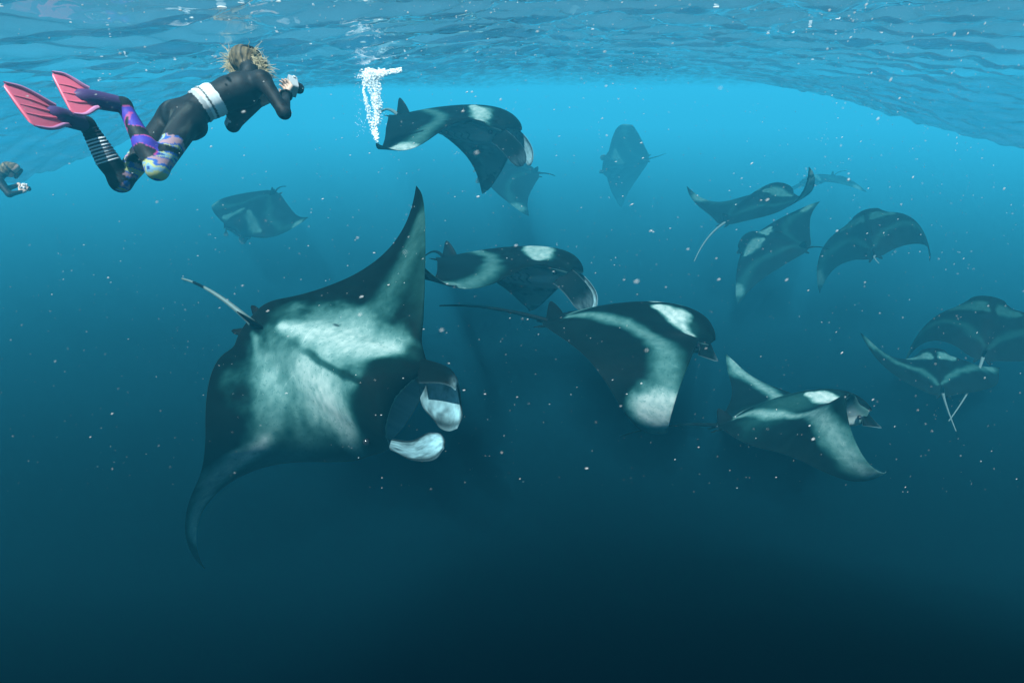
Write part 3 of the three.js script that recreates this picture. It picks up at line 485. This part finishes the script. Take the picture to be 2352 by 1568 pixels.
function heldCamera(pos, dir, label, pale) {
  const g = new THREE.Group(); g.name = numbered('underwater_camera'); g.position.set(...pos); g.quaternion.setFromUnitVectors(new THREE.Vector3(0, 0, 1), V(unit(dir))); scene.add(g); tag(g, label, 'camera');
  const sh = new THREE.Shape(), w = .06, h = .042, r = .012; sh.moveTo(-w + r, -h); sh.lineTo(w - r, -h); sh.quadraticCurveTo(w, -h, w, -h + r); sh.lineTo(w, h - r); sh.quadraticCurveTo(w, h, w - r, h); sh.lineTo(-w + r, h); sh.quadraticCurveTo(-w, h, -w, h - r); sh.lineTo(-w, -h + r); sh.quadraticCurveTo(-w, -h, -w + r, -h);
  put('housing', new THREE.ExtrudeGeometry(sh, { depth: .05, bevelEnabled: true, bevelSize: .004, bevelThickness: .004, bevelSegments: 2 }).translate(0, 0, -.03), pale ? matt('white housing', .7, .72, .74, .4) : matt('grey housing', .32, .34, .36, .4), g);
  put('lens_port', new THREE.LatheGeometry([[.0, .05], [.02, .048], [.032, .036], [.036, .02], [.036, 0]].map(([x, y]) => new THREE.Vector2(x, y)), 28).rotateX(Math.PI / 2).translate(0, 0, .022), matt('black port', .012, .012, .014, .2), g);
  put('shutter_button', new THREE.CylinderGeometry(.009, .010, .012, 16).translate(.035, h + .008, 0), matt('steel', .5, .5, .5, .35), g);
}
heldCamera(at3([672, 198, 3.72]), [.8, -.3, -.5], 'small underwater camera held by the snorkeller with pink fins');

// ---------- second snorkeller at the left edge ----------
{
  const black = matt('black fin rubber', .012, .012, .014, .45);
  const p = person({
    label: 'snorkeller at the left edge, mostly out of view, holding up a white camera', h: .012,
    j: { hipL: [-95, 424, 7.5], hipR: [-80, 434, 7.35], knL: [-165, 440, 7.5], knR: [-158, 460, 7.35], anL: [-225, 424, 7.5], anR: [-220, 450, 7.35], toL: [-310, 420, 7.5], toR: [-300, 450, 7.35],
      shL: [-12, 398, 7.6], shR: [-4, 418, 7.4], elL: [14, 434, 7.65], elR: [20, 446, 7.4], haL: [42, 424, 7.6], haR: [48, 440, 7.5], neck: [6, 398, 7.5], head: [22, 388, 7.52] },
    face: [.6, -.6, -.3], grip: [56, 432, 7.6], palm: { L: [.2, -.4, .8], R: [.2, .6, -.6] }, finUp: { L: [0, 1, .3], R: [0, 1, .3] }, finMat: black, railMat: black, pocket: black,
  });
  wearMask(p);
  heldCamera(at3([55, 432, 7.6]), [.9, -.2, -.3], 'small white camera held out by the snorkeller at the left edge', true);
}
// ---------- bubbles, plankton, sun glint flecks ----------
function scatter(name, label, category, geometry, material, places) {
  const m = new THREE.InstancedMesh(geometry, material, places.length), d = new THREE.Object3D(); m.name = name; m.castShadow = m.receiveShadow = true;
  places.forEach(([p, s, q], i) => { d.position.set(...p); d.scale.set(...s); d.quaternion.identity(); if (q) d.rotation.set(...q); else d.rotation.set(0, 0, 0); d.updateMatrix(); m.setMatrixAt(i, d.matrix); });
  scene.add(m); m.userData = { label, category, kind: 'stuff' }; return m;
}
{
  const r = rng(77), places = [], strand = (pts, n, w, r0, r1) => { for (let k = 0; k < n; k++) { const t = r() ** .8, u = t * (pts.length - 1), i = Math.min(pts.length - 2, Math.floor(u)), f = u - i, x = lerp(pts[i][0], pts[i + 1][0], f), y = lerp(pts[i][1], pts[i + 1][1], f), a = r() * 6.283, q = r() ** .75 * lerp(w[0], w[1], t) * (1 + .8 * noise(t * 11, pts[0][0], 5)), c = at3([x + Math.cos(a) * q, y + (r() - .5) * 11, 6.6 + Math.sin(a) * q / 190]), s = lerp(r0, r1, r() ** 3); places.push([c, [s * (1 + .5 * r()), s * (.7 + .3 * r()), s]]); } };
  strand([[866, 326], [863, 290], [866, 250], [862, 215], [856, 180], [852, 160]], 2800, [4, 19], .0015, .010);
  strand([[862, 322], [852, 280], [843, 240], [834, 208], [842, 180], [850, 162]], 1000, [2.5, 9], .002, .009);
  strand([[824, 176], [850, 168], [872, 172], [896, 164], [922, 160]], 900, [15, 3], .002, .009); strand([[845, 176], [852, 168], [866, 166], [884, 164]], 500, [7, 5], .003, .014);
  for (let k = 0; k < 110; k++) { const c = at3([812 + r() * 75, 175 + r() * 140, 6.4 + r() * .5]), s = .0015 + .003 * r(); places.push([c, [s, s, s]]); }
  scatter('bubble_column', 'white column of rising air bubbles beside the banking manta ray', 'bubbles', new THREE.SphereGeometry(1, 8, 6), new THREE.MeshPhysicalMaterial({ name: 'air bubbles', color: new THREE.Color(.93, .95, .95), roughness: .2 }), places);
}
{
  const r = rng(5), places = [];
  for (let k = 0; k < 4600; k++) {
    const d = 1 + 6.5 * r() ** 1.2, x = -60 + 2480 * r() ** .85, y = -20 + 1150 * r() ** 2.1, s = (.0007 + .002 * r() ** 6) * (.6 + d * .2), right = smooth(1500, 2300, x);
    if (noise(x * .006, y * .006 + d * .7, 12) < -.45 + .3 * (r() - .5)) continue;
    places.push([at3([x, y, d]), [s * (1.2 + 1.3 * r()), s * (.6 + .3 * r()), s * .8], [0, 0, lerp(.3, 1.3, right) + (r() - .5) * .5]]);
  }
  for (let k = 0; k < 12; k++) { const d = .5 + .6 * r(), x = 500 + 1300 * r(), y = 120 + 700 * r(), s = .0006 + .0007 * r(); places.push([at3([x, y, d]), [s * 2.2, s * .8, s], [0, 0, .35]]); }
  scatter('plankton', 'pale specks of plankton drifting through the water', 'plankton', new THREE.SphereGeometry(1, 7, 5), new THREE.MeshPhysicalMaterial({ name: 'plankton', color: new THREE.Color(.6, .6, .6), roughness: .5, transmission: .3 }), places.filter(([p]) => p[1] < seaHeight(p[0], p[2]) - .03));
}
{
  const r = rng(9), places = [];  // small white solids added in place of sun sparkles at the surface
  for (let k = 0; k < 420; k++) { const q = at3([-40 + 2440 * r(), 100 + 80 * r(), 1]), a = Math.atan2(q[0], -q[2]), d = 2.2 + 8 * r(), x = d * Math.sin(a), z = -d * Math.cos(a), s = .003 + .010 * r() ** 4; if (noise(x * .8, z * .8, 4) < .05) continue; places.push([[x, seaHeight(x, z) - .006, z], [s * (1 + 2 * r()), s * .5, s], [0, r() * 3, 0]]); }
  scatter('glint_flecks', 'white flecks added as sun glints on the underside of the sea surface', 'glint_flecks', new THREE.SphereGeometry(1, 7, 5), new THREE.MeshPhysicalMaterial({ name: 'glint_flecks', color: new THREE.Color(.92, .93, .93), roughness: .4, transmission: .5 }), places);
}

renderer.render(scene, camera);
